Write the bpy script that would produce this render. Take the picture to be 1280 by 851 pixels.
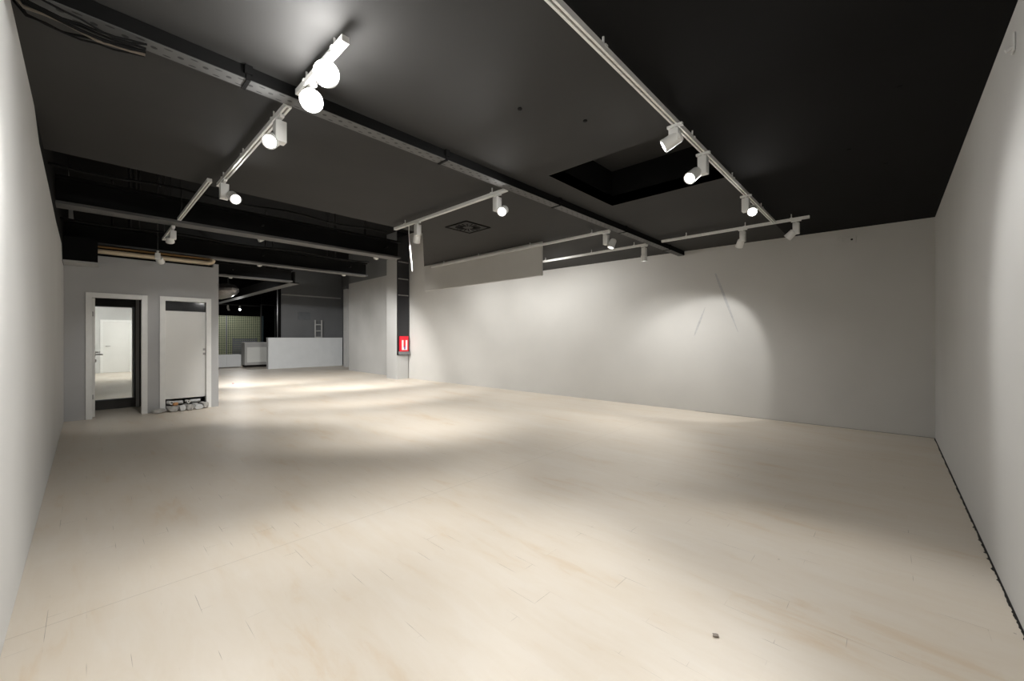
import bpy, bmesh, math, random
from mathutils import Vector, Matrix
random.seed(7)
for o in list(bpy.data.objects): bpy.data.objects.remove(o)
COL = bpy.context.scene.collection
SC = bpy.context.scene

# ------------------------------------------------------------ camera, world, exposure
YAW = math.radians(43.26)
cam = bpy.data.cameras.new('camera'); camo = bpy.data.objects.new('camera', cam); COL.objects.link(camo)
camo.location = (0, 0, 1.35); camo.rotation_euler = (math.radians(90), 0, YAW)
cam.sensor_fit = 'HORIZONTAL'; cam.sensor_width = 36; cam.lens = 500.6/1280*36
cam.shift_y = -3.5/1280; cam.clip_start = 0.05
SC.camera = camo
w = bpy.data.worlds.new('world'); SC.world = w; w.use_nodes = True
w.node_tree.nodes['Background'].inputs[0].default_value = (0.5, 0.55, 0.6, 1)
w.node_tree.nodes['Background'].inputs[1].default_value = 0.02
SC.view_settings.view_transform = 'Standard'; SC.view_settings.look = 'None'
SC.view_settings.gamma = 1; SC.view_settings.use_curve_mapping = False
SC.view_settings.exposure = 0.14

# ------------------------------------------------------------ materials
def srgb(r, g, b):
    f = lambda c: (c/255/12.92) if c/255 <= .04045 else ((c/255+.055)/1.055)**2.4
    return (f(r), f(g), f(b), 1)

def base_mat(name, col, rough=.6, metal=0, spec=.5):
    m = bpy.data.materials.new(name); m.use_nodes = True
    b = m.node_tree.nodes['Principled BSDF']
    b.inputs['Base Color'].default_value = col; b.inputs['Roughness'].default_value = rough
    b.inputs['Metallic'].default_value = metal; b.inputs['Specular IOR Level'].default_value = spec
    return m, m.node_tree, b

def mottled(name, col, rough=.6, amp=.08, scale=3., bump=.0, bscale=60., metal=0, spec=.5, coord='Object', stretch=(1,1,1)):
    m, nt, b = base_mat(name, col, rough, metal, spec)
    N, L = nt.nodes, nt.links
    tc = N.new('ShaderNodeTexCoord'); mp = N.new('ShaderNodeMapping'); mp.inputs['Scale'].default_value = stretch
    L.new(tc.outputs[coord], mp.inputs[0])
    n = N.new('ShaderNodeTexNoise'); n.inputs['Scale'].default_value = scale; n.inputs['Detail'].default_value = 6
    L.new(mp.outputs[0], n.inputs['Vector'])
    cr = N.new('ShaderNodeValToRGB'); cr.color_ramp.elements[0].position = .3; cr.color_ramp.elements[1].position = .7
    cr.color_ramp.elements[0].color = tuple(c*(1-amp) for c in col[:3])+(1,)
    cr.color_ramp.elements[1].color = tuple(min(1, c*(1+amp)) for c in col[:3])+(1,)
    L.new(n.outputs['Fac'], cr.inputs[0]); L.new(cr.outputs[0], b.inputs['Base Color'])
    if bump:
        n2 = N.new('ShaderNodeTexNoise'); n2.inputs['Scale'].default_value = bscale; n2.inputs['Detail'].default_value = 4
        L.new(mp.outputs[0], n2.inputs['Vector'])
        bp = N.new('ShaderNodeBump'); bp.inputs['Strength'].default_value = bump; bp.inputs['Distance'].default_value = .01
        L.new(n2.outputs['Fac'], bp.inputs['Height']); L.new(bp.outputs[0], b.inputs['Normal'])
    return m

def glow(name, col, s):
    m = bpy.data.materials.new(name); m.use_nodes = True; nt = m.node_tree
    nt.nodes.remove(nt.nodes['Principled BSDF'])
    e = nt.nodes.new('ShaderNodeEmission'); e.inputs[0].default_value = col; e.inputs[1].default_value = s
    nt.links.new(e.outputs[0], nt.nodes['Material Output'].inputs[0]); return m

def floor_mat():
    m, nt, b = base_mat('floor_planks', (.6, .5, .4, 1), .42, 0, .5)
    N, L = nt.nodes, nt.links
    tc = N.new('ShaderNodeTexCoord')
    def mapn(sc, rot=0):
        mp = N.new('ShaderNodeMapping'); mp.inputs['Scale'].default_value = sc; mp.inputs['Rotation'].default_value = (0, 0, rot)
        L.new(tc.outputs['Object'], mp.inputs[0]); return mp
    # planks run along X
    br = N.new('ShaderNodeTexBrick'); br.offset = .5; br.offset_frequency = 2
    br.inputs['Scale'].default_value = 1; br.inputs['Brick Width'].default_value = .47; br.inputs['Row Height'].default_value = .13
    br.inputs['Mortar Size'].default_value = .0009; br.inputs['Mortar Smooth'].default_value = .3
    br.inputs['Color1'].default_value = (0, 0, 0, 1); br.inputs['Color2'].default_value = (1, 1, 1, 1); br.inputs['Mortar'].default_value = (.5, .5, .5, 1)
    mb_ = mapn((1, 1, 1)); mb_.inputs['Location'].default_value = (.136+.47*100, .13*100, 0); L.new(mb_.outputs[0], br.inputs['Vector'])
    g = N.new('ShaderNodeTexNoise'); g.inputs['Scale'].default_value = 3; g.inputs['Detail'].default_value = 9; g.inputs['Roughness'].default_value = .65
    g.inputs['Distortion'].default_value = .6
    L.new(mapn((.8, 3.6, 1)).outputs[0], g.inputs['Vector'])
    p = N.new('ShaderNodeTexNoise'); p.inputs['Scale'].default_value = .9; p.inputs['Detail'].default_value = 5
    p.inputs['Distortion'].default_value = .4; L.new(mapn((.7, 2.6, 1)).outputs[0], p.inputs['Vector'])
    cr = N.new('ShaderNodeValToRGB'); e = cr.color_ramp.elements
    e[0].position = .34; e[0].color = srgb(208, 190, 166); e[1].position = .72; e[1].color = srgb(220, 212, 200)
    k = cr.color_ramp.elements.new(.46); k.color = srgb(214, 203, 187)
    mx = N.new('ShaderNodeMath'); mx.operation = 'MULTIPLY_ADD'; mx.inputs[1].default_value = .5
    L.new(g.outputs['Fac'], mx.inputs[0])
    ad = N.new('ShaderNodeMath'); ad.operation = 'MULTIPLY'; ad.inputs[1].default_value = .5
    L.new(p.outputs['Fac'], ad.inputs[0]); L.new(ad.outputs[0], mx.inputs[2])
    pl = N.new('ShaderNodeMath'); pl.operation = 'MULTIPLY_ADD'; pl.inputs[1].default_value = .05
    L.new(br.outputs['Color'], pl.inputs[0]); L.new(mx.outputs[0], pl.inputs[2])
    L.new(pl.outputs[0], cr.inputs[0])
    # faint joints, patchy
    jn = N.new('ShaderNodeTexNoise'); jn.inputs['Scale'].default_value = 4
    L.new(mapn((1, 1, 1)).outputs[0], jn.inputs['Vector'])
    jm = N.new('ShaderNodeMath'); jm.operation = 'MULTIPLY'; L.new(br.outputs['Fac'], jm.inputs[0]); 
    jr = N.new('ShaderNodeMapRange'); jr.inputs['From Min'].default_value = .57; jr.inputs['From Max'].default_value = .68; jr.inputs['To Max'].default_value = .75
    L.new(jn.outputs['Fac'], jr.inputs['Value']); L.new(jr.outputs[0], jm.inputs[1])
    mj = N.new('ShaderNodeMix'); mj.data_type = 'RGBA'; mj.inputs['B'].default_value = srgb(95, 82, 68)
    L.new(jm.outputs[0], mj.inputs['Factor']); L.new(cr.outputs[0], mj.inputs['A'])
    # one long cross seam at x = -2.87
    sx = N.new('ShaderNodeSeparateXYZ'); L.new(tc.outputs['Object'], sx.inputs[0])
    s1 = N.new('ShaderNodeMath'); s1.operation = 'ADD'; s1.inputs[1].default_value = 2.873; L.new(sx.outputs[0], s1.inputs[0])
    s2 = N.new('ShaderNodeMath'); s2.operation = 'ABSOLUTE'; L.new(s1.outputs[0], s2.inputs[0])
    s3 = N.new('ShaderNodeMath'); s3.operation = 'LESS_THAN'; s3.inputs[1].default_value = .003; L.new(s2.outputs[0], s3.inputs[0])
    s4 = N.new('ShaderNodeMath'); s4.operation = 'MULTIPLY_ADD'; s4.inputs[1].default_value = .22; s4.use_clamp = True
    L.new(s3.outputs[0], s4.inputs[0]); L.new(jm.outputs[0], s4.inputs[2]); L.new(s4.outputs[0], mj.inputs['Factor'])
    # small dark specks
    v = N.new('ShaderNodeTexVoronoi'); v.inputs['Scale'].default_value = 3.2; v.inputs['Randomness'].default_value = 1
    L.new(mapn((1, 1, 1)).outputs[0], v.inputs['Vector'])
    vs = N.new('ShaderNodeMath'); vs.operation = 'LESS_THAN'; vs.inputs[1].default_value = .018
    L.new(v.outputs['Distance'], vs.inputs[0])
    vm = N.new('ShaderNodeMath'); vm.operation = 'MULTIPLY'; vm.inputs[1].default_value = .45; L.new(vs.outputs[0], vm.inputs[0])
    ms = N.new('ShaderNodeMix'); ms.data_type = 'RGBA'; ms.inputs['B'].default_value = srgb(110, 95, 80)
    L.new(vm.outputs[0], ms.inputs['Factor']); L.new(mj.outputs['Result'], ms.inputs['A'])
    L.new(ms.outputs['Result'], b.inputs['Base Color'])
    rr = N.new('ShaderNodeMapRange'); rr.inputs['To Min'].default_value = .32; rr.inputs['To Max'].default_value = .55
    L.new(g.outputs['Fac'], rr.inputs['Value']); L.new(rr.outputs[0], b.inputs['Roughness'])
    bp = N.new('ShaderNodeBump'); bp.inputs['Strength'].default_value = .06; bp.inputs['Distance'].default_value = .004
    L.new(g.outputs['Fac'], bp.inputs['Height']); L.new(bp.outputs[0], b.inputs['Normal'])
    return m

def perforated_mat():
    # punched steel: rows of dark round and slotted holes
    m, nt, b = base_mat('punched_steel', (.07, .07, .07, 1), .55, 0, .4)
    N, L = nt.nodes, nt.links
    tc = N.new('ShaderNodeTexCoord'); sp = N.new('ShaderNodeSeparateXYZ'); L.new(tc.outputs['Object'], sp.inputs[0])
    def M(op, a, b_=None, c=None):
        n = N.new('ShaderNodeMath'); n.operation = op
        for i, q in enumerate((a, b_, c)):
            if q is None: continue
            if isinstance(q, (int, float)): n.inputs[i].default_value = q
            else: L.new(q, n.inputs[i])
        return n.outputs[0]
    x, y = sp.outputs[0], sp.outputs[1]
    def hole(x0, per, off, rx, ry):
        fy = M('MULTIPLY', M('SUBTRACT', M('FRACT', M('ADD', M('DIVIDE', y, per), off)), .5), per)
        d = M('ADD', M('POWER', M('DIVIDE', M('ABSOLUTE', M('SUBTRACT', x, x0)), rx), 2), M('POWER', M('DIVIDE', M('ABSOLUTE', fy), ry), 2))
        return M('LESS_THAN', d, 1)
    h = M('MAXIMUM', hole(.002, .11, 0, .012, .014), M('MAXIMUM', hole(-.034, .11, .5, .006, .018), hole(.034, .11, .5, .006, .018)))
    mx = N.new('ShaderNodeMix'); mx.data_type = 'RGBA'; mx.inputs['A'].default_value = (.075, .075, .074, 1); mx.inputs['B'].default_value = (.004, .004, .004, 1)
    L.new(h, mx.inputs['Factor']); L.new(mx.outputs['Result'], b.inputs['Base Color'])
    return m

def panel_mat():
    # green sheet with a lattice of pale holes
    m, nt, b = base_mat('green_perforated', srgb(120, 140, 95), .6)
    N, L = nt.nodes, nt.links
    tc = N.new('ShaderNodeTexCoord'); mp = N.new('ShaderNodeMapping'); mp.inputs['Rotation'].default_value = (math.radians(45), 0, 0)
    L.new(tc.outputs['Object'], mp.inputs[0])
    ch = N.new('ShaderNodeTexChecker'); ch.inputs['Scale'].default_value = 15
    ch.inputs['Color1'].default_value = srgb(160, 163, 135); ch.inputs['Color2'].default_value = srgb(78, 90, 68)
    L.new(mp.outputs[0], ch.inputs['Vector']); L.new(ch.outputs[0], b.inputs['Base Color'])
    return m

M_floor = floor_mat()
M_wall = mottled('wall_paint', (.56, .56, .55, 1), .62, .03, 1.2, .05, 90, spec=.3)
M_wall2 = mottled('wall_bounce_tint', (.55, .54, .515, 1), .62, .03, 1.2, .05, 90, spec=.3)  # warm tint imitates light bouncing off the beige floor
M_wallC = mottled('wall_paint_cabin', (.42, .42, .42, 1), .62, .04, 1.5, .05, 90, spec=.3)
M_grey = mottled('grey_paint', (.44, .44, .43, 1), .6, .06, 1.2)
M_dgrey = mottled('dark_grey_paint', (.16, .165, .17, 1), .55, .12, .8)
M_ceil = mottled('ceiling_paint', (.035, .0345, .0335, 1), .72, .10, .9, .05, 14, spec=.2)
M_ceilb = mottled('ceiling_blacker', (.0065, .0065, .0065, 1), .8, .15, .9, .05, 14, spec=.1)  # much darker tone for the ceiling right of the longest track
M_black = mottled('black_paint', (.006, .006, .006, 1), .8, .2, 2, spec=.1)
M_blackm = mottled('black_metal', (.03, .03, .03, 1), .5, .2, 4, spec=.4)
M_steel = mottled('beam_paint', (.007, .007, .007, 1), .7, .25, 3, .1, 30, spec=.15)
M_flange = mottled('flange_bounce', (.10, .10, .098, 1), .6, .25, 3, .1, 30, spec=.3)  # paler than the beam: floor bounce on the underside put into the colour
M_white = mottled('white_enamel', (.78, .78, .76, 1), .38, .03, 8)
M_door = mottled('door_white', (.74, .735, .71, 1), .35, .02, 2)
M_slot = mottled('slot_brown', (.25, .21, .17, 1), .5, .1, 8)
M_cabl = mottled('cable_brown', (.10, .08, .06, 1), .6, .2, 20)
M_chrome = mottled('brushed_metal', (.35, .34, .33, 1), .3, .1, 20, metal=1)
M_wood = mottled('raw_wood', srgb(150, 112, 62), .7, .2, 6, stretch=(3, .5, 3))
M_tube = mottled('cream_plastic', srgb(214, 196, 168), .5, .05, 6)
M_dark = mottled('dark_gap', (.012, .010, .008, 1), .95, .3, 30)  # near-black tone for the floor gaps, plinth and socket hole
M_conc = mottled('broken_plaster', (.42, .41, .39, 1), .9, .3, 14, .6, 40)
M_pvc = mottled('pipe_grey', (.55, .56, .56, 1), .55, .1, 10)
M_orange = mottled('brick_orange', srgb(190, 140, 95), .9, .2, 16)
M_red = mottled('signal_red', (.75, .012, .03, 1), .4, .05, 8)
M_purple = mottled('purple_mark', srgb(130, 70, 150), .5, .05, 8)
M_foil = mottled('foil', (.75, .70, .66, 1), .3, .2, 9, 1.0, 14, metal=1)
M_green = panel_mat()
M_louv = mottled('louvre_grey', (.13, .14, .15, 1), .5, .1, 4)
M_cab = mottled('cabinet_white', (.66, .68, .69, 1), .45, .03, 3)
M_appl = mottled('appliance_white', (.72, .73, .70, 1), .4, .02, 3)
M_scuff = mottled('scuff_grey', (.44, .44, .44, 1), .8, .1, 20)
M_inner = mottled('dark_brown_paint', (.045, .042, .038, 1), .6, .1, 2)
M_perf = perforated_mat()
M_mirror, _, _b = base_mat('mirror_silver', (.93, .96, .94, 1), .015, 1)
M_dglass, _, _b = base_mat('black_glass', (.006, .006, .008, 1), .05, 0, .6)
M_gloss, _, _b = base_mat('black_gloss_laminate', (.012, .012, .014, 1), .18, 0, .6)
M_glass, _nt, _b = base_mat('tinted_glass', (.35, .45, .50, 1), .03, 0, .5); _b.inputs['Transmission Weight'].default_value = 1; _b.inputs['IOR'].default_value = 1.1
LENS = (1, .985, .96, 1)
M_lens = glow('lens_lit', LENS, 60)
M_lensB = glow('lens_bright', LENS, 120)
M_lensd = glow('lens_dim', LENS, 4)
M_lenso = glow('lens_warm_dim', (1, .55, .25, 1), 1.4)

# ------------------------------------------------------------ helpers
class MB:
    def __init__(s): s.bm = bmesh.new()
    def box(s, x0, x1, y0, y1, z0, z1, mat=None, bev=0):
        r = bmesh.ops.create_cube(s.bm, size=1)
        vs = r['verts']
        for v in vs:
            v.co = Vector(((x0+x1)/2+v.co.x*(x1-x0), (y0+y1)/2+v.co.y*(y1-y0), (z0+z1)/2+v.co.z*(z1-z0)))
        if bev:
            es = list({e for v in vs for e in v.link_edges})
            q = bmesh.ops.bevel(s.bm, geom=es, offset=bev, segments=2, affect='EDGES', profile=.5)
            vs = list({v for f in q['faces'] for v in f.verts} | {v for v in vs if v.is_valid})
        if mat is not None:
            for v in vs: v.co = mat @ v.co
        return s
    def tube(s, p0, p1, r, r2=None, n=20, caps=True):
        p0, p1 = Vector(p0), Vector(p1); d = p1-p0; r2 = r if r2 is None else r2
        q = d.to_track_quat('Z', 'Y').to_matrix().to_4x4()
        bmesh.ops.create_cone(s.bm, cap_ends=caps, segments=n, radius1=r, radius2=r2, depth=d.length,
                              matrix=Matrix.Translation((p0+p1)/2) @ q)
        return s
    def path(s, pts, r, n=8):
        pts = [Vector(p) for p in pts]; rings = []
        for i, p in enumerate(pts):
            t = (pts[min(i+1, len(pts)-1)]-pts[max(i-1, 0)]).normalized()
            q = t.to_track_quat('Z', 'Y')
            rings.append([s.bm.verts.new(p+q @ Vector((r*math.cos(a*2*math.pi/n), r*math.sin(a*2*math.pi/n), 0))) for a in range(n)])
        for a, b in zip(rings, rings[1:]):
            for k in range(n): s.bm.faces.new((a[k], a[(k+1) % n], b[(k+1) % n], b[k]))
        s.bm.faces.new(rings[0][::-1]); s.bm.faces.new(rings[-1]); return s
    def prism(s, poly, z0, z1):
        a = [s.bm.verts.new((x, y, z0)) for x, y in poly]; b = [s.bm.verts.new((x, y, z1)) for x, y in poly]
        n = len(poly); s.bm.faces.new(a[::-1]); s.bm.faces.new(b)
        for i in range(n): s.bm.faces.new((a[i], a[(i+1) % n], b[(i+1) % n], b[i]))
        return s
    def ext(s, poly, f0, f1):
        # poly of 2D points mapped by f0 / f1 to the two ends
        a = [s.bm.verts.new(f0(*p)) for p in poly]; b = [s.bm.verts.new(f1(*p)) for p in poly]
        n = len(poly); s.bm.faces.new(a[::-1]); s.bm.faces.new(b)
        for i in range(n): s.bm.faces.new((a[i], a[(i+1) % n], b[(i+1) % n], b[i]))
        return s
    def ring(s, p0, p1, r, ri, n=24):
        # hollow tube
        p0, p1 = Vector(p0), Vector(p1); q = (p1-p0).to_track_quat('Z', 'Y')
        L = []
        for c, rr in ((p0, r), (p1, r), (p1, ri), (p0, ri)):
            L.append([s.bm.verts.new(c+q @ Vector((rr*math.cos(a*2*math.pi/n), rr*math.sin(a*2*math.pi/n), 0))) for a in range(n)])
        for j in range(4):
            a, b = L[j], L[(j+1) % 4]
            for k in range(n): s.bm.faces.new((a[k], a[(k+1) % n], b[(k+1) % n], b[k]))
        return s
    def build(s, name, mat, parent=None, smooth=False):
        bmesh.ops.recalc_face_normals(s.bm, faces=s.bm.faces)
        me = bpy.data.meshes.new(name); s.bm.to_mesh(me); s.bm.free(); me.materials.append(mat)
        if smooth:
            me.polygons.foreach_set('use_smooth', [True]*len(me.polygons))
            try: me.set_sharp_from_angle(angle=math.radians(35))
            except Exception: pass
        o = bpy.data.objects.new(name, me); COL.objects.link(o)
        if parent: o.parent = parent
        return o

def thing(name, label, cat, loc=(0, 0, 0), rz=0, group=None):
    o = bpy.data.objects.new(name, None); COL.objects.link(o); o.location = loc; o.rotation_euler = (0, 0, rz)
    o.empty_display_size = .1; o['label'] = label; o['category'] = cat
    if group: o['group'] = group
    return o
def tag(o, label, cat, group=None):
    o['label'] = label; o['category'] = cat
    if group: o['group'] = group
    return o
def struct(o, label, cat):
    o['kind'] = 'structure'; o['label'] = label; o['category'] = cat; return o
def setloc(o, x, y, z):
    # move the origin of a top-level mesh to its own base
    o.data.transform(Matrix.Translation((-x, -y, -z))); o.location = (x, y, z); return o

# ------------------------------------------------------------ room shell
CZ = 2.97     # suspended ceiling
VZ = 4.80     # slab over the tall rear part
XR, YL = .452, -.25
struct(MB().box(-27.2, .6, -.4, 9.6, -.12, 0).build('floor', M_floor), 'pale beige plank floor running through the whole empty shop', 'floor')

cb = MB()
cb.box(-5.28, -2.48, -.4, 8.0, CZ, CZ+.12)
cb.box(-2.48, -1.18, -.4, 3.17, CZ, CZ+.12).box(-2.48, -1.18, 4.43, 8.0, CZ, CZ+.12)
cb.prism([(-5.28, 3.58), (-5.28, 8.0), (-7.68, 8.0), (-7.68, 5.25)], CZ, CZ+.12)
ceil = struct(cb.build('ceiling', M_ceil), 'flat dark grey suspended ceiling over the front of the shop', 'ceiling')
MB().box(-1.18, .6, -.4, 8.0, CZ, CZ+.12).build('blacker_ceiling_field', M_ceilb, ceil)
hb = MB()
hb.box(-2.52, -2.48, 3.13, 4.47, CZ+.002, CZ+.42).box(-1.18, -1.14, 3.13, 4.47, CZ+.002, CZ+.42)
hb.box(-2.48, -1.18, 3.13, 3.17, CZ+.002, CZ+.42).box(-2.48, -1.18, 4.43, 4.47, CZ+.002, CZ+.42)
hb.build('hatch_side', M_black, ceil)
MB().box(-2.52, -1.14, 3.13, 4.47, CZ+.42, CZ+.46).build('hatch_top', M_ceil, ceil)
struct(MB().box(-27.2, -5.1, -.4, 9.6, VZ, VZ+.15).build('ceiling', M_black), 'black slab high above the rear of the shop', 'ceiling')
struct(MB().box(-5.28, -5.18, -.4, 8.0, CZ+.12, VZ).build('trim_1', M_black), 'black upstand above the edge of the suspended ceiling', 'bulkhead')

# left wall: ragged top edge where the grey paint stops
prof = [(.6, 2.97), (-4.35, 2.97), (-4.78, 2.85), (-5.93, 2.81), (-7.27, 2.74), (-8.85, 2.73), (-9.1, 2.50), (-12.2, 2.5)]
poly = [(.6, 0)] + prof + [(-12.2, 0)]
struct(MB().ext(poly, lambda x, z: (x, YL, z), lambda x, z: (x, YL-.15, z)).build('wall_left', M_wall), 'smooth light grey left wall beside the camera', 'wall')
poly = [(-12.2, VZ)] + [(.6, VZ)] + prof
struct(MB().ext(poly, lambda x, z: (x, YL-.001, z), lambda x, z: (x, YL-.15, z)).build('wall_upper', M_black), 'black painted band above the left wall', 'wall')
struct(MB().box(-27.2, -12.2, YL-.15, YL, 0, VZ).build('wall_left_rear', M_dgrey), 'dark grey left wall of the rear room', 'wall')

# right wall with a white door in it (seen in the mirror of the cabin)
D3a, D3b, D3h = .42, 1.19, 1.98
rw = MB().box(XR, XR+.15, -.4, D3a, 0, CZ).box(XR, XR+.15, D3b, 8.1, 0, CZ).box(XR, XR+.15, D3a, D3b, D3h, CZ)
struct(rw.build('wall_right', M_wall), 'smooth light grey right wall beside the camera', 'wall')
d3 = thing('door_3', 'white door in the right wall, seen only in the mirror', 'door', (XR, (D3a+D3b)/2, 0)); d3['kind'] = 'structure'
hw = (D3b-D3a)/2
MB().box(.03, .07, -hw+.02, hw-.02, .005, D3h-.02, bev=.003).build('door_leaf', M_door, d3)
MB().box(-.015, .02, -hw-.06, -hw+.02, 0, D3h+.06).box(-.015, .02, hw-.02, hw+.06, 0, D3h+.06).box(-.015, .02, -hw+.02, hw-.02, D3h-.02, D3h+.06).build('door_frame', M_white, d3)
MB().tube((.03, -hw+.09, 1.03), (-.03, -hw+.09, 1.03), .011).tube((-.03, -hw+.085, 1.03), (-.03, -hw+.22, 1.03), .01).build('door_handle', M_chrome, d3, True)

# back wall (stands a little out of square)
BW = [(.452, 7.81), (-12.3, 7.33)]
def bwy(x): return 7.81 + (x-.452)*(7.33-7.81)/(-12.3-.452)
wb = struct(MB().prism([(.6, bwy(.6)), (-12.3, 7.33), (-12.3, 7.5), (.6, 8.0)], 0, VZ-.003).build('wall_back', M_wall2), 'long pale grey back wall with faint scuffs and a spot pool', 'wall')
struct(MB().prism([(-12.3, 7.36), (-16.3, 7.45), (-16.3, 7.6), (-12.3, 7.55)], 0, 3.58).build('wall_side', M_grey), 'grey rear side wall beyond the dark column', 'wall')
struct(MB().prism([(-12.3, 7.355), (-16.3, 7.445), (-16.3, 7.6), (-12.3, 7.55)], 3.58, VZ).build('wall_side_upper', M_dgrey), 'dark band over the grey rear side wall', 'wall')
struct(MB().box(-27.2, -16.3, 8.9, 9.05, 0, VZ).build('wall_rear_side', M_dgrey), 'dark side wall of the far room', 'wall')
struct(MB().box(-16.4, -16.25, 7.6, 9.0, 0, VZ).build('wall_return', M_dgrey), 'dark return wall behind the rear side wall', 'wall')
struct(MB().box(-27.2, -27.0, -.3, 9.0, 0, VZ).build('wall_far', M_black), 'black end wall of the far room', 'wall')

# scuffs on the back wall
def scuff(x0, z0, x1, z1, w0, w1):
    q = []
    n = 8
    for i in range(n+1):
        t = i/n; ww = (w0*(1-t)+w1*t)*(math.sin(math.pi*min(1, .15+t*.8)))+.002
        q.append((x0+(x1-x0)*t-ww/2, x0+(x1-x0)*t+ww/2, z0+(z1-z0)*t))
    poly = [(a, z) for a, b, z in q] + [(b, z) for a, b, z in q[::-1]]
    return MB().ext(poly, lambda x, z: (x, bwy(x)-.0008, z), lambda x, z: (x, bwy(x)+.003, z)).build('scuff_mark', M_scuff, wb)
scuff(-2.26, 2.50, -1.90, 1.45, .05, .03); scuff(-2.43, 1.90, -2.62, 1.38, .015, .055)

# grey bulkhead hanging from the ceiling in front of the back wall
struct(MB().box(-7.66, -4.25, 5.25, 5.275, 2.40, CZ).build('trim_2', M_wall2), 'pale grey bulkhead hanging under the ceiling before the back wall', 'bulkhead')

# dark ragged gap between floor and walls
def ragged(name, p0, p1, wmin, wmax, inward, label):
    m = MB(); n = 400; a = []; b = []
    P0, P1 = Vector((*p0, 0)), Vector((*p1, 0)); iv = Vector((*inward, 0))
    for i in range(n+1):
        t = i/n; p = P0.lerp(P1, t); wv = wmin + (wmax-wmin)*abs(random.gauss(0, .5))
        a.append(p); b.append(p+iv*min(wv, wmax*1.4))
    poly = [(q.x, q.y) for q in a] + [(q.x, q.y) for q in b[::-1]]
    m.prism(poly, 0, .0022)
    return struct(m.build(name, M_dark), label, 'gap')
ragged('trim_3', (XR, 1.3), (XR, 7.8), .007, .016, (-1, 0), 'dark ragged gap along the foot of the right wall')
ragged('trim_4', (XR, 7.808), (-2.6, bwy(-2.6)), .004, .009, (0, -1), 'thin dark gap along the foot of the back wall')

# ------------------------------------------------------------ cabin with two doors
CX = -9.62; CT = .12
O1 = (.055, .68, 2.035); O2 = (.975, 1.60, 2.04)
cw = MB()
cw.box(CX-CT, CX, YL, O1[0], 0, 2.53).box(CX-CT, CX, .12-.066, O1[1], O1[2], 2.72)
cw.box(CX-CT, CX, O1[1], O2[0], 0, 2.72).box(CX-CT, CX, O2[0], O2[1], O2[2], 2.72).box(CX-CT, CX, O2[1], 1.70, 0, 2.72)
cw.box(CX-CT, CX, 1.70, 1.785, 0, 2.79)
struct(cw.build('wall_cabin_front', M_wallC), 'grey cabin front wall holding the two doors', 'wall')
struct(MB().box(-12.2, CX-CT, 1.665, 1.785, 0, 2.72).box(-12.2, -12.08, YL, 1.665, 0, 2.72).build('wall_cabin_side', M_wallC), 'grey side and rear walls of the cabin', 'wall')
struct(MB().box(-12.2, CX-CT, YL, 1.785, 2.55, 2.60).build('ceiling_cabin', M_black), 'black cabin ceiling', 'ceiling')
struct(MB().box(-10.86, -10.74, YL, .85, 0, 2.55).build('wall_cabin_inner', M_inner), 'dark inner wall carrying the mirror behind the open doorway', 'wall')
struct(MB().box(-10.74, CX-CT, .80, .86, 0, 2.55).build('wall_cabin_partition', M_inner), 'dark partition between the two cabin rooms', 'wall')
struct(MB().box(-9.64, CX-.0, .128, 1.69, 2.73, 2.735).build('trim_5', M_black), 'black strip on the cabin wall top', 'trim')

def door_frame(parent, y0, y1, z1):
    w_ = .065
    MB().box(-.13, .02, y0-w_, y0+.012, 0, z1+w_, bev=.003).box(-.13, .02, y1-.012, y1+w_, 0, z1+w_, bev=.003)\
        .box(-.13, .02, y0+.012, y1-.012, z1-.012, z1+w_, bev=.003).build('door_frame', M_white, parent)
d1 = thing('door_1', 'open left cabin doorway with white frame and leaf swung inward', 'door', (CX, 0, 0)); d1['kind'] = 'structure'
door_frame(d1, *O1)
lf = MB().box(-.92, -.14, .068, .100, .01, 2.02, bev=.003).build('door_leaf', M_door, d1)
MB().tube((-.30, .100, 1.06), (-.30, .16, 1.06), .012).tube((-.30, .155, 1.06), (-.20, .185, 1.06), .011).box(-.32, -.28, .100, .106, 1.02, 1.10)\
    .build('door_handle', M_chrome, lf, True)
MB().box(-.32, -.28, .100, .118, .93, .98).build('keyhole_plate', M_chrome, lf)
for z in (.35, 1.75): MB().tube((-.145, .075, z-.04), (-.145, .075, z+.04), .009).build('hinge', M_chrome, d1, True)
d2 = thing('door_2', 'closed right cabin door, white leaf short of the floor', 'door', (CX, 0, 0)); d2['kind'] = 'structure'
door_frame(d2, *O2)
lf = MB().box(-.085, -.045, O2[0]+.013, O2[1]-.013, .215, 1.845, bev=.003).build('door_leaf', M_door, d2)
MB().box(-.045, -.036, 1.545, 1.580, 1.105, 1.145, bev=.003).tube((-.036, 1.562, 1.125), (-.022, 1.562, 1.125), .012).build('door_handle', M_chrome, lf, True)
MB().box(-.045, -.036, 1.545, 1.580, 1.02, 1.06, bev=.003).build('keyhole_plate', M_chrome, lf)
MB().box(-.075, -.062, O2[0]+.013, O2[1]-.013, 1.85, 2.025).build('transom_glass', M_dglass, d2)

mir = thing('mirror', 'tall frameless-looking mirror on the dark wall behind the open doorway', 'mirror', (-10.74, .36, .19))
MB().box(.004, .018, -.272, .272, 0, 1.74).build('mirror_glass', M_mirror, mir)
MB().box(0, .03, -.29, -.272, -.018, 1.758).box(0, .03, .272, .29, -.018, 1.758).box(0, .03, -.272, .272, -.018, 0).box(0, .03, -.272, .272, 1.74, 1.758).build('mirror_frame', M_louv, mir)
cp = tag(MB().box(-10.735, -10.68, .662, .71, 0, 2.5, bev=.004).build('door_post', M_grey), 'grey post standing right of the mirror inside the doorway', 'post')
setloc(cp, -10.7, .686, 0)

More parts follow.
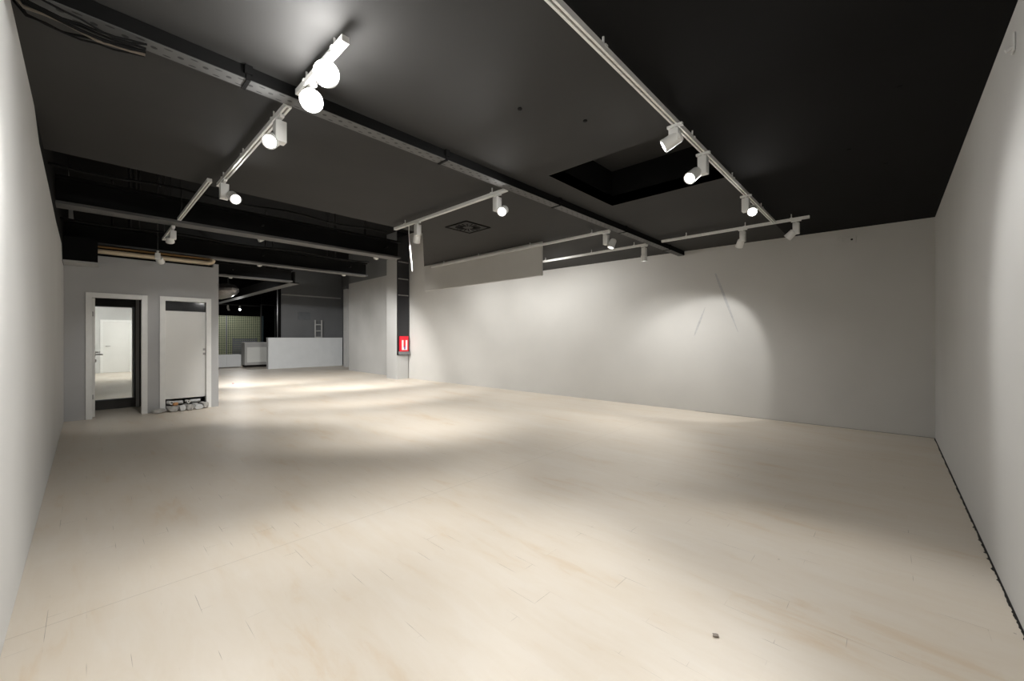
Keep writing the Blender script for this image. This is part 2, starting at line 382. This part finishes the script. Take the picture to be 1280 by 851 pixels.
bx = thing('duct_box', 'black box in the top corner between the left wall and cabin', 'duct', (-9.4, -.06, 2.52))
MB().box(-.215, .19, -.188, .185, .03, .40).build('duct_body', M_black, bx)
MB().box(-.215, .195, -.188, .19, 0, .03).build('duct_lip', M_grey, bx)
wd = tag(MB().box(-9.76, -9.70, .13, 1.70, 2.872, 2.900).build('wood_batten', M_wood), 'thin brown wooden batten above the cabin wall', 'batten'); setloc(wd, -9.66, .13, 2.875)
pp = thing('pipe', 'cream plastic pipe lying along the top of the cabin wall', 'pipe', (-9.655, .13, 2.80))
MB().tube((0, 0, 0), (0, 1.50, 0), .042, n=20).build('pipe_run', M_tube, pp, True)
MB().path([(0, 1.49, 0), (0, 1.53, .006), (0, 1.56, .03), (0, 1.57, .075)], .044, 16).build('pipe_elbow', M_tube, pp, True)

# ------------------------------------------------------------ rubble under door 2
def chunk(name, x, y, z, sx, sy, sz, rz, mat, label, group=None):
    m = MB(); bmesh.ops.create_icosphere(m.bm, subdivisions=2, radius=1)
    for v in m.bm.verts:
        k = Vector((max(-.72, min(.72, v.co.x)), max(-.72, min(.72, v.co.y)), max(-.72, min(.72, v.co.z))))/.72
        k *= 1+random.uniform(-.13, .13); v.co = Vector((k.x*sx, k.y*sy, (k.z)*sz))
    zmin = min(v.co.z for v in m.bm.verts)
    for v in m.bm.verts: v.co.z -= zmin
    o = m.build(name, mat); o.location = (x, y, z); o.rotation_euler = (0, 0, rz)
    return tag(o, label, 'rubble', group)
def stub(x, y, z, r, L_, rz, label, mat=None):
    o = MB().ring((-L_/2, 0, r), (L_/2, 0, r), r, r*.62).build('pipe_stub', mat or M_pvc, smooth=True)
    o.location = (x, y, z); o.rotation_euler = (0, 0, rz); return tag(o, label, 'pipe')
G = 'plaster lumps heaped under the right cabin door'
LB = 'grey broken plaster lump in the heap under the right cabin door'
chunk('rubble_lump', CX+.10, .89, 0, .055, .10, .036, .4, M_conc, 'flat grey rubble lump lying left of the right door frame')
chunk('rubble_lump', CX+.15, 1.08, 0, .04, .06, .05, .1, M_conc, LB, G)
chunk('rubble_block', CX+.15, 1.21, 0, .04, .042, .052, .2, M_pvc, 'pale square block at the front of the rubble heap')
chunk('rubble_lump', CX+.14, 1.325, 0, .04, .045, .052, -.2, M_conc, LB, G)
chunk('rubble_block', CX+.13, 1.45, 0, .04, .06, .045, .15, M_pvc, 'long pale block at the front right of the rubble heap')
chunk('rubble_lump', CX+.06, 1.56, 0, .045, .045, .055, .5, M_conc, LB, G)
chunk('rubble_lump', CX+.02, 1.04, 0, .045, .042, .05, .3, M_conc, LB, G)
chunk('rubble_lump', CX+.02, 1.155, 0, .045, .045, .05, .8, M_conc, LB, G)
chunk('brick_fragment', CX+.09, 1.12, .10, .03, .035, .028, .3, M_orange, 'orange brick fragment on top of the rubble heap')
chunk('rubble_lump', CX+.02, 1.28, 0, .05, .05, .055, 1.2, M_conc, LB, G)
chunk('rubble_lump', CX-.0, 1.41, 0, .05, .05, .055, .2, M_conc, LB, G)
chunk('rubble_lump', CX-.07, 1.53, 0, .05, .045, .055, .9, M_conc, LB, G)
stub(CX+.03, 1.05, .125, .034, .12, .35, 'hollow white pipe stub on the left of the rubble heap', M_white)
stub(CX+.02, 1.17, .125, .03, .13, 1.2, 'grey pipe stub lying across the rubble heap')
stub(CX+.04, 1.30, .130, .028, .10, .2, 'short white pipe stub on the middle of the rubble heap', M_white)
stub(CX+.01, 1.42, .132, .027, .15, 1.4, 'grey pipe stub on the right of the rubble heap')

# ------------------------------------------------------------ beams
def ibeam_Y(x, y0, y1, z, wd, ht, label):
    f = .03; poly = [(-wd/2, 0), (wd/2, 0), (wd/2, f), (.02, f), (.02, ht-f), (wd/2, ht-f), (wd/2, ht), (-wd/2, ht), (-wd/2, ht-f), (-.02, ht-f), (-.02, f), (-wd/2, f)]
    t = thing('steel_beam', label, 'beam', (x, y0, z))
    MB().ext(poly, lambda a, b: (a, 0, b), lambda a, b: (a, y1-y0, b)).build('beam_section', M_steel, t)
    MB().box(-wd/2, wd/2+.004, 0, y1-y0, -.004, f).build('lower_flange', M_flange, t)
    for q in (.15, .85):
        yy = (y1-y0)*q
        MB().tube((0, yy, ht), (0, yy, VZ-z), .02, n=10).build('hanger_rod', M_blackm, t)
    return t
ibeam_Y(-7.22, YL, 4.30, 2.93, .26, .34, 'dark steel beam nearest the suspended ceiling, above the cabin front')
ibeam_Y(-9.86, YL, 4.95, 2.93, .22, .34, 'dark steel beam directly over the cabin')
ibeam_Y(-12.42, YL, 4.00, 2.93, .26, .34, 'dark steel beam behind the cabin, furthest of the parallel beams')
t = thing('steel_girder', 'dark steel girder running away behind the furthest beam', 'beam', (-12.6, 4.15, 2.93))
MB().ext([(-.13, 0), (.13, 0), (.13, .03), (.02, .03), (.02, .34), (-.02, .34), (-.02, .03), (-.13, .03)], lambda a, b: (0, a, b), lambda a, b: (-10.5, a, b)).build('beam_section', M_steel, t)
MB().box(-10.5, 0, -.13, .13, -.004, -.0005).build('lower_flange', M_flange, t)
for q in (-2, -8): MB().tube((q, 0, .34), (q, 0, VZ-2.93), .02, n=10).build('hanger_rod', M_blackm, t)
t = thing('conduit', 'thin dark conduit strung under the slab before the beams', 'conduit', (-5.78, YL, 3.0))
MB().path([(0, i*.25, -.02*math.sin(i*1.3)) for i in range(15)], .014).build('conduit_pipe', M_steel, t, True)
for q in (.8, 2.6): MB().tube((0, q, 0), (0, q, VZ-3.0), .008, n=8).build('hanger_rod', M_blackm, t)
t = thing('conduit', 'thin dark conduit strung between the two nearer beams', 'conduit', (-8.3, YL, 3.0))
MB().path([(0, i*.3, -.02*math.sin(i*1.1)) for i in range(16)], .014).build('conduit_pipe', M_steel, t, True)
for q in (.8, 3.6): MB().tube((0, q, 0), (0, q, VZ-3.0), .008, n=8).build('hanger_rod', M_blackm, t)

# ------------------------------------------------------------ column at the end of the back wall
t = thing('column', 'grey column with glossy black side at the end of the pale back wall', 'column', (-11.95, 7.1, 0))
MB().box(-.31, .33, -.20, .22, 0, 3.95).build('column_shaft', M_grey, t)
MB().box(-.31, .33, -.20, .22, 3.95, VZ).build('column_head', M_dgrey, t)
MB().box(.33, .36, -.20, .24, .78, VZ-.01).build('black_cladding', M_gloss, t)
for z in (3.80, 3.25, 2.72): MB().box(.36, .372, -.17, .20, z, z+.035).build('column_glint', M_chrome, t)  # thin bright bars standing in for reflections on the glossy side
sg = thing('wall_sign', 'small red sign with white symbol on the black column side', 'sign', (-11.59, 7.12, .90))
MB().box(.0, .07, -.15, .15, 0, .50, bev=.006).build('sign_case', M_red, sg)
mk = MB().box(.0705, .076, -.10, -.04, .13, .37).box(.0705, .076, .04, .10, .13, .37)
mk.box(.0705, .076, -.10, .10, .05, .13).build('sign_symbol', M_white, sg)
MB().box(.0765, .079, -.02, .03, .07, .17).build('sign_dot', M_purple, sg)
MB().box(.0, .10, -.18, .18, -.10, 0).build('sign_base', M_dgrey, sg)

# ------------------------------------------------------------ cable tray
TX = -2.835
tr = thing('cable_tray', 'long black punched cable tray crossing the suspended ceiling', 'tray', (TX, YL, 2.885))
MB().box(-.055, .055, 0, 7.90, 0, .004).build('tray_bottom', M_perf, tr)  # bottom lighter than the sides by colour, imitating lamp light on it
MB().box(.052, .056, 0, 7.90, .004, .080).box(-.056, -.052, 0, 7.90, .004, .05).build('tray_side', M_black, tr)
MB().path([(.02, .02+i*.2, .03+.006*math.sin(i*2.1)) for i in range(39)], .016).path([(-.015, .02+i*.2, .025+.005*math.sin(i*1.3)) for i in range(39)], .012).build('tray_cables', M_black, tr, True)
for yy in (.9, 2.37, 4.0, 5.6, 7.2):
    MB().box(-.062, .062, yy, yy+.022, -.006, .080).box(.052, .075, yy-.01, yy+.03, .03, .080).build('tray_bracket', M_black, tr)
for k in range(7):
    o = MB(); a = random.uniform(-.05, .05); r = random.choice((.005, .006, .008))
    pts = [(TX-.10+k*.035, YL+.01, 2.93+random.uniform(-.03, .03))]
    for i in range(1, 9): pts.append((TX-.085+k*.026+a*math.sin(i*.7), YL+i*.058, 2.868-.028*math.sin(i/8*math.pi)-random.uniform(0, .012)))
    q = o.path(pts, r).build('loose_cable', M_black if k not in (2,) else M_cabl, smooth=True)
    q.data.transform(Matrix.Translation((-TX, -YL, -2.885))); q.parent = tr

# ------------------------------------------------------------ ceiling diffuser
t = thing('air_diffuser', 'square air diffuser set in the ceiling beyond the short lamp track', 'vent', (-4.49, 3.83, CZ))
h = .235
MB().box(-h, h, -h, -h+.022, -.012, 0).box(-h, h, h-.022, h, -.012, 0).box(-h, -h+.022, -h+.022, h-.022, -.012, 0).box(h-.022, h, -h+.022, h-.022, -.012, 0).build('diffuser_frame', M_black, t)
MB().box(-h+.022, h-.022, -h+.022, h-.022, -.005, 0).build('diffuser_plate', M_ceil, t)
for k in range(16):
    a = k*math.pi/8; m_ = Matrix.Rotation(a, 4, 'Z') @ Matrix.Translation((.13, 0, 0))
    MB().box(-.055, .055, -.009, .009, -.012, -.005, mat=m_ @ Matrix.Rotation(.3, 4, 'X')).build('diffuser_vane', M_black, t)
for x, y in ((-1.9, 2.1), (-1.65, 2.55), (.05, 3.6), (-.25, 4.5), (-.02, 5.1)):
    q = tag(MB().tube((0, 0, -.006), (0, 0, 0), .016, n=12).build('ceiling_plug', M_black), {(-1.9, 2.1): 'small black plug in the ceiling nearest the cable tray', (-1.65, 2.55): 'small black plug in the ceiling just before the hatch', (.05, 3.6): 'small black plug in the ceiling near the right wall, nearest the camera', (-.25, 4.5): 'small black plug in the ceiling halfway between long track and right wall', (-.02, 5.1): 'small black plug in the ceiling near the right wall, farthest back'}[(x, y)], 'plug')
    q.location = (x, y, CZ)

# ------------------------------------------------------------ lamp tracks
TZ = 2.88
def track(p0, p1, label, clips=(), z=TZ):
    p0, p1 = Vector((*p0, 0)), Vector((*p1, 0)); L_ = (p1-p0).length; rz = math.atan2(p1.y-p0.y, p1.x-p0.x)
    t = thing('lamp_track', label, 'track', (p0.x, p0.y, z), rz)
    w_, h_, g = .019, .034, .006
    poly = [(-w_, 0), (-g, 0), (-g, .02), (g, .02), (g, 0), (w_, 0), (w_, h_), (-w_, h_)]
    MB().ext(poly, lambda a, b: (.012, a, b), lambda a, b: (L_-.012, a, b)).build('track_rail', M_white, t)
    MB().box(.015, L_-.015, -g+.0005, g-.0005, .012, .019).build('track_slot', M_slot, t)
    for x in (0, L_-.012): MB().box(x, x+.012, -w_-.001, w_+.001, -.001, h_+.001, bev=.002).build('end_cap', M_white, t)
    for c in clips:
        MB().box(c*L_-.012, c*L_+.012, -.022, .022, h_-.008, h_+.006).tube((c*L_, 0, h_), (c*L_, 0, CZ-z), .006, n=10).build('track_clip', M_white, t)
    return t
track((-1.12, .2), (-1.12, 6.30), 'longest white lamp track, running away towards the back wall', (.05, .28, .5, .68, .88))
track((-2.66, 6.34), (-.74, 6.34), 'white lamp track crossing the end of the longest track', (.2, .62, .9))
track((-5.30, 6.37), (-2.91, 6.37), 'white lamp track nearest the back wall, left of the cable tray', (.1, .55, .9))
track((-7.55, 5.66), (-4.70, 5.66), 'added white lamp track, unseen behind the pale bulkhead', (.1, .5, .9))  # unseen rail added to carry the wall-washing lamps
track((-7.30, 5.19), (-2.935, 5.19), 'white lamp track along the pale bulkhead', (.1, .35, .65, .93))
track((-5.12, 3.01), (-2.905, 3.01), 'short white lamp track beside the square air diffuser', (.12, .9))
track((-4.95, .92), (-2.90, .92), 'white lamp track between glaring floodlights and the ceiling edge', (.1, .45, .85))
track((-2.72, .92), (-2.05, .92), 'short white lamp track carrying the two glaring floodlights', (.2, .8))
t = track((-6.75, .83), (-4.86, .83), 'white lamp track hanging below the black void beyond the ceiling edge', ())
MB().path([(.02, 0, .034), (-.03, .03, .2), (-.02, 0, .9), (.02, 0, VZ-TZ)], .006).build('hanging_wire', M_blackm, t, True)
MB().path([(1.5, 0, .034), (1.5, 0, VZ-TZ)], .005).build('hanging_wire', M_blackm, t, True)
t = track((-8.30, .83), (-7.25, .83), 'short white lamp track above the cabin front', ())
for q in (.1, .8): MB().path([(q, 0, .034), (q, 0, VZ-TZ)], .005).build('hanging_wire', M_blackm, t, True)

# ------------------------------------------------------------ track spotlights
def spot(x, y, aim, label, lens='lit', power=0, cone=60, blend=.6, off=None, z=TZ, group=None, headr=.046, headl=.12, bz=.145, rot=0):
    """adapter in the track, upright gear box, round head swivelling off its side"""
    t = thing('track_spotlight', label, 'spotlight', (x, y, z), rot, group)
    MB().box(-.055, .055, -.014, .014, -.018, .002, bev=.003).build('track_adapter', M_white, t)
    MB().tube((0, 0, -.034), (0, 0, -.018), .012, n=14).build('swivel', M_white, t)
    MB().box(-.035, .035, -.035, .035, -.034-bz, -.034, bev=.005).build('gear_box', M_white, t, True)
    A = Vector(aim); A.normalize(); A = Matrix.Rotation(-rot, 3, 'Z') @ A
    hd = Vector((A.x, A.y, 0)); hd = hd.normalized() if hd.length > .05 else Vector((1, 0, 0))
    c = Vector((0, 0, -.034-bz+.02)) + (Vector(off) if off else hd*.078 + Vector((0, 0, -.015)))
    MB().tube((0, 0, -.034-bz+.03), c, .014, n=12).build('pivot_arm', M_white, t, True)
    a0 = c - A*headl*.45; a1 = c + A*headl*.55
    h = MB().tube(a0, a0+A*headl*.12, headr*.8, headr, 24).tube(a0+A*headl*.12, a1-A*.004, headr, headr*1.04, 28).ring(a1-A*.006, a1+A*.012, headr*1.08, headr*.86).build('lamp_head', M_white, t, True)
    MB().tube(a1-A*.003, a1+A*.003, headr*.84, n=28).build('lens', {'lit': M_lens, 'bright': M_lensB, 'dim': M_lensd, 'warm': M_lenso}[lens], h)
    if power:
        ld = bpy.data.lights.new('spot_light', 'SPOT'); ld.energy = power; ld.spot_size = math.radians(cone); ld.spot_blend = blend
        ld.color = LENS[:3]; ld.shadow_soft_size = headr*.8
        lo = bpy.data.objects.new('spot_light', ld); COL.objects.link(lo); lo.parent = t
        lo.location = a1 + A*.03; lo.rotation_euler = A.to_track_quat('-Z', 'Y').to_euler()
    return t
K = 1.0
# right-hand tracks
spot(-1.12, .75, (.45, .75, -1), 'added white spotlight on the longest track, out of view nearest the camera', power=48*K, cone=120, blend=1)  # lamp added above the view to brighten the near floor
spot(-1.12, 2.90, (-.95, -.35, -.55), 'white spotlight on the longest track beside the ceiling hatch, turned left', power=120*K, cone=85, bz=.09, off=(-.01, .0, .0))
spot(-1.12, 3.50, (-.25, -1, -.75), 'glaring spotlight on the longest track, second beyond the hatch corner', 'bright', power=120*K, cone=85, off=(-.055, -.05, -.02))
spot(-1.12, 4.86, (.25, -1, -.60), 'lit spotlight on the longest track, last before the cross track', 'bright', power=110*K, cone=80, off=(.05, .04, 0))
spot(-1.50, 6.34, (-.75, .95, -1.35), 'spotlight on the cross track left of the junction, lighting the back wall', 'dim', power=60*K, cone=62, blend=.35, off=(-.035, .03, -.02), headl=.10)
spot(-.88, 6.34, (-.9, .15, -.8), 'spotlight on the right end of the cross track with warm dim lens', 'warm', power=25*K, cone=70, off=(-.05, .0, -.01), headl=.10)
spot(-2.97, 6.37, (.05, .15, -1), 'spotlight at the right end of the track nearest the back wall', 'dim', power=120*K, cone=140, blend=1, off=(.0, -.01, -.035), headl=.09)
spot(-3.00, 5.19, (-.2, -.35, -1), 'spotlight at the right end of the track along the bulkhead', 'dim', power=110*K, cone=100, off=(.085, .03, .0))
spot(-3.05, 3.01, (.55, -1, -.6), 'glaring spotlight at the right end of the short track by the diffuser', 'bright', power=110*K, cone=90, off=(.05, .045, -.01))
spot(-4.55, 3.01, (-.7, .35, -1.2), 'spotlight at the left end of the short track by the diffuser', 'dim', power=330*K, cone=110, blend=1)
# added lamps, unseen behind the bulkhead, to brighten the back wall
for x, dx, lb in ((-4.95, .25, 'nearest to the tray'), (-5.8, -.1, 'second from the tray'), (-6.65, -.4, 'third from the tray'), (-7.35, -1.3, 'farthest from the tray')):
    spot(x, 5.66, (dx, 1, -.8), 'added wall-washing spotlight hidden behind the pale bulkhead, ' + lb, 'dim', power=75*K, cone=140, blend=1, bz=.07, headl=.09)
# left-hand tracks
spot(-3.08, .92, (.9, -.55, -.65), 'glaring spotlight on the left track, next to the two floodlights', 'bright', power=60*K, cone=90, off=(-.036, -.034, 0))
spot(-4.72, .92, (1, .1, -.55), 'glaring spotlight at the far left end of the left track', 'bright', power=80*K, cone=90, off=(.066, .06, 0))
spot(-7.30, .83, (-.9, .2, -1), 'unlit-looking boxy spotlight on the short track above the cabin front', 'dim', power=40*K, cone=80, off=(-.03, -.03, -.01), headl=.08, bz=.12)
spot(-9.05, .83, (-.8, .35, -.5), 'small grey-white spotlight hanging before the cream pipe over the cabin', 'dim', power=0, z=2.82, bz=.10, headl=.10, headr=.052)
MB().tube((0, 0, 0), (0, 0, VZ-2.82), .008, n=10).build('hanger_rod', M_blackm, [o for o in COL.objects if str(o.get('label')).startswith('small grey-white spotlight')][0])

def flood(x, y, aim, label, p, s=.13):
    t = thing('floodlight', label, 'floodlight', (x, y, TZ))
    MB().box(-.055, .055, -.014, .014, -.018, .002, bev=.003).build('track_adapter', M_white, t)
    MB().tube((0, 0, -.06), (0, 0, -.018), .012, n=14).build('swivel', M_white, t)
    A = Vector(aim).normalized(); q = A.to_track_quat('Z', 'Y').to_matrix().to_4x4(); m_ = Matrix.Translation((0, 0, -.09)) @ q
    B = Vector((0, 0, -.09))
    h = MB().tube(B-A*.05, B-A*.01, s*.32, s*.5, 32).tube(B-A*.01, B+A*.02, s*.5, s*.5, 32).build('flood_housing', M_white, t, True)
    MB().tube(B+A*.02, B+A*.026, s*.46, s*.44, 32).build('flood_lens', M_lensB, h, True)
    ld = bpy.data.lights.new('flood_light', 'POINT'); ld.energy = p; ld.color = LENS[:3]; ld.shadow_soft_size = .045
    lo = bpy.data.objects.new('flood_light', ld); COL.objects.link(lo); lo.parent = t
    lo.location = Vector((0, 0, -.09)) + A*.09
flood(-2.56, .94, (.9, -.4, -.35), 'glaring floodlight on the short left track, left of its twin', 10)
flood(-2.24, .90, (.9, -.4, -.25), 'glaring floodlight on the short left track, nearest the camera', 11)

# dangling white cable at the short track
q = MB().path([(-4.76, 3.01, 2.87), (-4.76, 3.01, 2.75), (-4.75, 3.015, 2.62), (-4.73, 3.02, 2.46), (-4.71, 3.03, 2.25)], .006).build('white_cable', M_white, smooth=True)
tag(q, 'white cable dangling from the left end of the short track', 'cable'); setloc(q, -4.76, 3.01, 2.87)

# lamps added out of sight behind the beams to brighten the far floor
def rear(x, y, aim, p, label, z=3.0, cone=110):
    spot(x, y, aim, label, 'lit', power=p, cone=cone, z=z, bz=.06, headl=.09)
REAR = [(-7.55, 1.9, (-.5, .9, -1.3), 230, 'added spotlight hidden behind the nearest dark beam'),
        (-7.50, 4.0, (-.8, .3, -1), 260, 'added spotlight hidden behind the right end of the nearest beam'),
        (-10.15, 2.6, (-.9, .5, -1.1), 260, 'added spotlight hidden behind the left part of the beam over the cabin'),
        (-10.15, 4.5, (-.9, .5, -1.1), 380, 'added spotlight hidden behind the right end of the beam over the cabin'),
        (-12.75, 2.6, (-1, .5, -1), 420, 'added spotlight hidden behind the furthest beam')]
for x, y, a, p, lb in REAR:
    rear(x, y, a, p*K, lb, z=3.10)
    bk = [o for o in COL.objects if o.get('label') == lb][0]
    MB().box(0, .42, -.012, .012, 0, .02).build('mounting_bracket', M_blackm, bk)

# ------------------------------------------------------------ far room
hx = -19.4
t = thing('half_wall', 'pale grey half-height counter wall at the far end', 'counter', (hx, 6.8, 0))
MB().box(-.25, 0, -1.45, 1.75, 0, 1.33).build('counter_body', M_cab, t)
MB().box(-.28, .02, -1.46, 1.75, 1.33, 1.352).build('counter_top', M_cab, t)
t = thing('pilaster', 'pale pilaster at the right end of the far counter', 'pilaster', (-18.4, 8.35, 0))
MB().box(-.16, .16, -.12, .22, 0, 3.6).build('pilaster_shaft', M_wall, t)
MB().box(-.20, .20, -.16, .22, 3.6, 3.72).build('pilaster_cap', M_dgrey, t)
t = thing('rear_partition', 'dark grey panelled partition rising behind the far counter', 'partition', (-20.2, 7.4, 0))
MB().box(-.1, 0, -1.45, 1.5, 0, VZ-.01).build('partition_panel', M_dgrey, t)
MB().box(0, .04, -1.3, 1.4, 3.30, 3.36).build('partition_rail', M_grey, t)
MB().box(0, .05, -1.45, -1.33, 0, 4.0).build('partition_post', M_black, t)
q = tag(MB().box(0, .03, -.25, .3, 0, .36).build('notice_board', M_louv), 'small dark notice panel on the partition behind the counter', 'panel'); q.location = (-20.19, 7.05, 2.2)
t = thing('display_stand', 'pale stacked display stand glimpsed above the far counter', 'stand', (-20.0, 7.75, 0))
MB().box(-.03, .03, -.28, -.22, 0, 2.2).box(-.03, .03, .02, .08, 0, 2.2).build('stand_post', M_grey, t)
MB().box(-.03, .03, -.22, .02, 1.35, 1.40).box(-.03, .03, -.22, .02, 1.65, 1.70).box(-.03, .03, -.22, .02, 1.95, 2.0).build('stand_shelf', M_grey, t)
t = thing('glass_partition', 'dark tinted glass partition left of the panelled partition', 'partition', (-23.2, 6.95, 0))
MB().box(-.02, 0, -.85, .32, 0, 3.0).build('glass_pane', M_glass, t)
MB().box(-.05, .03, -.9, -.85, 0, 3.05).box(-.05, .03, -.85, .32, 3.0, 3.05).box(-.05, .03, -.26, -.22, 0, 3.0).build('glass_frame', M_blackm, t)
t = thing('box_appliance', 'white box-shaped appliance standing left of the far counter', 'appliance', (-21.2, 5.40, 0))
MB().box(-.6, 0, -.50, .55, .10, 1.14, bev=.02).build('appliance_body', M_grey, t)
MB().box(0, .04, -.42, .52, .22, .92, bev=.01).build('appliance_door', M_appl, t)
MB().box(-.55, -.03, -.46, .5, 0, .10).build('appliance_plinth', M_dark, t)
t = thing('low_cabinet', 'low white cabinet at the far left, beside the box-shaped appliance', 'cabinet', (-21.6, 4.25, 0))
MB().box(-.5, 0, -.55, .60, .03, .58).build('cabinet_body', M_cab, t)
MB().box(0, .02, -.53, .03, .06, .55).box(0, .02, .05, .60, .06, .55).build('cabinet_door', M_cab, t)
t = thing('perforated_screen', 'green lattice-perforated screen at the far end', 'screen', (-25.2, 5.9, 0))
MB().box(-.04, 0, -1.5, .75, .3, 2.5).build('screen_sheet', M_green, t)
MB().box(-.05, .03, -1.56, -1.5, 0, 2.55).box(-.05, .03, -.92, -.86, 0, 2.5).box(-.05, .03, .75, .81, 0, 2.55).build('screen_frame', M_louv, t)
t = thing('louvre_panel', 'dark grey slatted panel in front of the green screen', 'panel', (-24.6, 5.75, 0))
for k in range(9): MB().box(-.02, .02, -.55, .45, .42+k*.1, .42+k*.1+.075).build('slat', M_louv, t)
MB().box(-.03, .03, -.60, -.55, 0, 1.35).box(-.03, .03, .45, .50, 0, 1.35).build('panel_frame', M_louv, t)
q = MB(); bmesh.ops.create_uvsphere(q.bm, u_segments=24, v_segments=10, radius=.5)
for v in q.bm.verts: v.co = Vector((v.co.x*3.4, v.co.y*.9, v.co.z*.5))*(1+random.uniform(-.05, .05))
q = tag(q.build('foil_duct', M_foil, smooth=True), 'crumpled foil-wrapped duct under the slab at the far left', 'duct'); q.location = (-18.0, 3.40, 3.05); fd = q
for yy in (-.25, .25): MB().tube((0, yy, .1), (0, yy, VZ-3.05), .008, n=8).build('hanger_rod', M_blackm, fd)
t = thing('rear_ceiling_strip', 'dark metal strip carrying the two far lamps', 'track', (-23.6, 4.2, 2.95))
MB().box(-.03, .03, -.3, 2.2, 0, .05).build('strip_rail', M_blackm, t)
for yy in (.0, 2.0): MB().tube((0, yy, .05), (0, yy, VZ-2.95), .008, n=8).build('hanger_rod', M_blackm, t)
spot(-23.6, 4.75, (-.7, .35, -.75), 'dim small far lamp at the left on the rear strip', 'dim', power=50*K, cone=110, z=2.95)
spot(-23.6, 5.25, (1, -.25, -.5), 'bright small far lamp at the right on the rear strip', 'bright', power=110*K, cone=110, z=2.95)

# ------------------------------------------------------------ bits on walls and floor
t = thing('wall_socket', 'round blank plate high on the back wall, left of its square neighbour', 'plate', (-.53, bwy(-.53), 2.82))
MB().tube((0, -.001, 0), (0, -.012, 0), .052, n=28).tube((0, -.012, 0), (0, -.018, 0), .035, .03, n=28).build('cover_plate', M_wall2, t, True)
t = thing('wall_socket', 'square plate with dark hole high on the back wall', 'plate', (-.40, bwy(-.40), 2.805))
MB().box(-.052, .052, -.012, -.001, -.05, .05, bev=.004).build('cover_plate', M_wall2, t)
MB().tube((0, -.0115, 0), (0, -.014, 0), .014, n=16).build('socket_hole', M_dark, t)
t = thing('wall_hook', 'small painted-over bracket high on the right wall', 'bracket', (XR, 3.13, 2.80))
MB().box(-.010, -.001, -.025, .025, -.045, .045, bev=.004).tube((-.01, 0, -.02), (-.03, 0, -.03), .010, n=12).build('hook_plate', M_wall, t)
q = chunk('floor_debris', -.57, 1.95, 0, .012, .010, .004, .5, M_slot, 'small brown crumb lying on the planks near the camera')
q = tag(MB().box(-.03, .03, -.025, .025, 0, .012, bev=.004).build('red_scrap', M_red), 'tiny red scrap on the bright floor right of the cabin', 'scrap'); q.location = (-14.06, 2.96, 0)
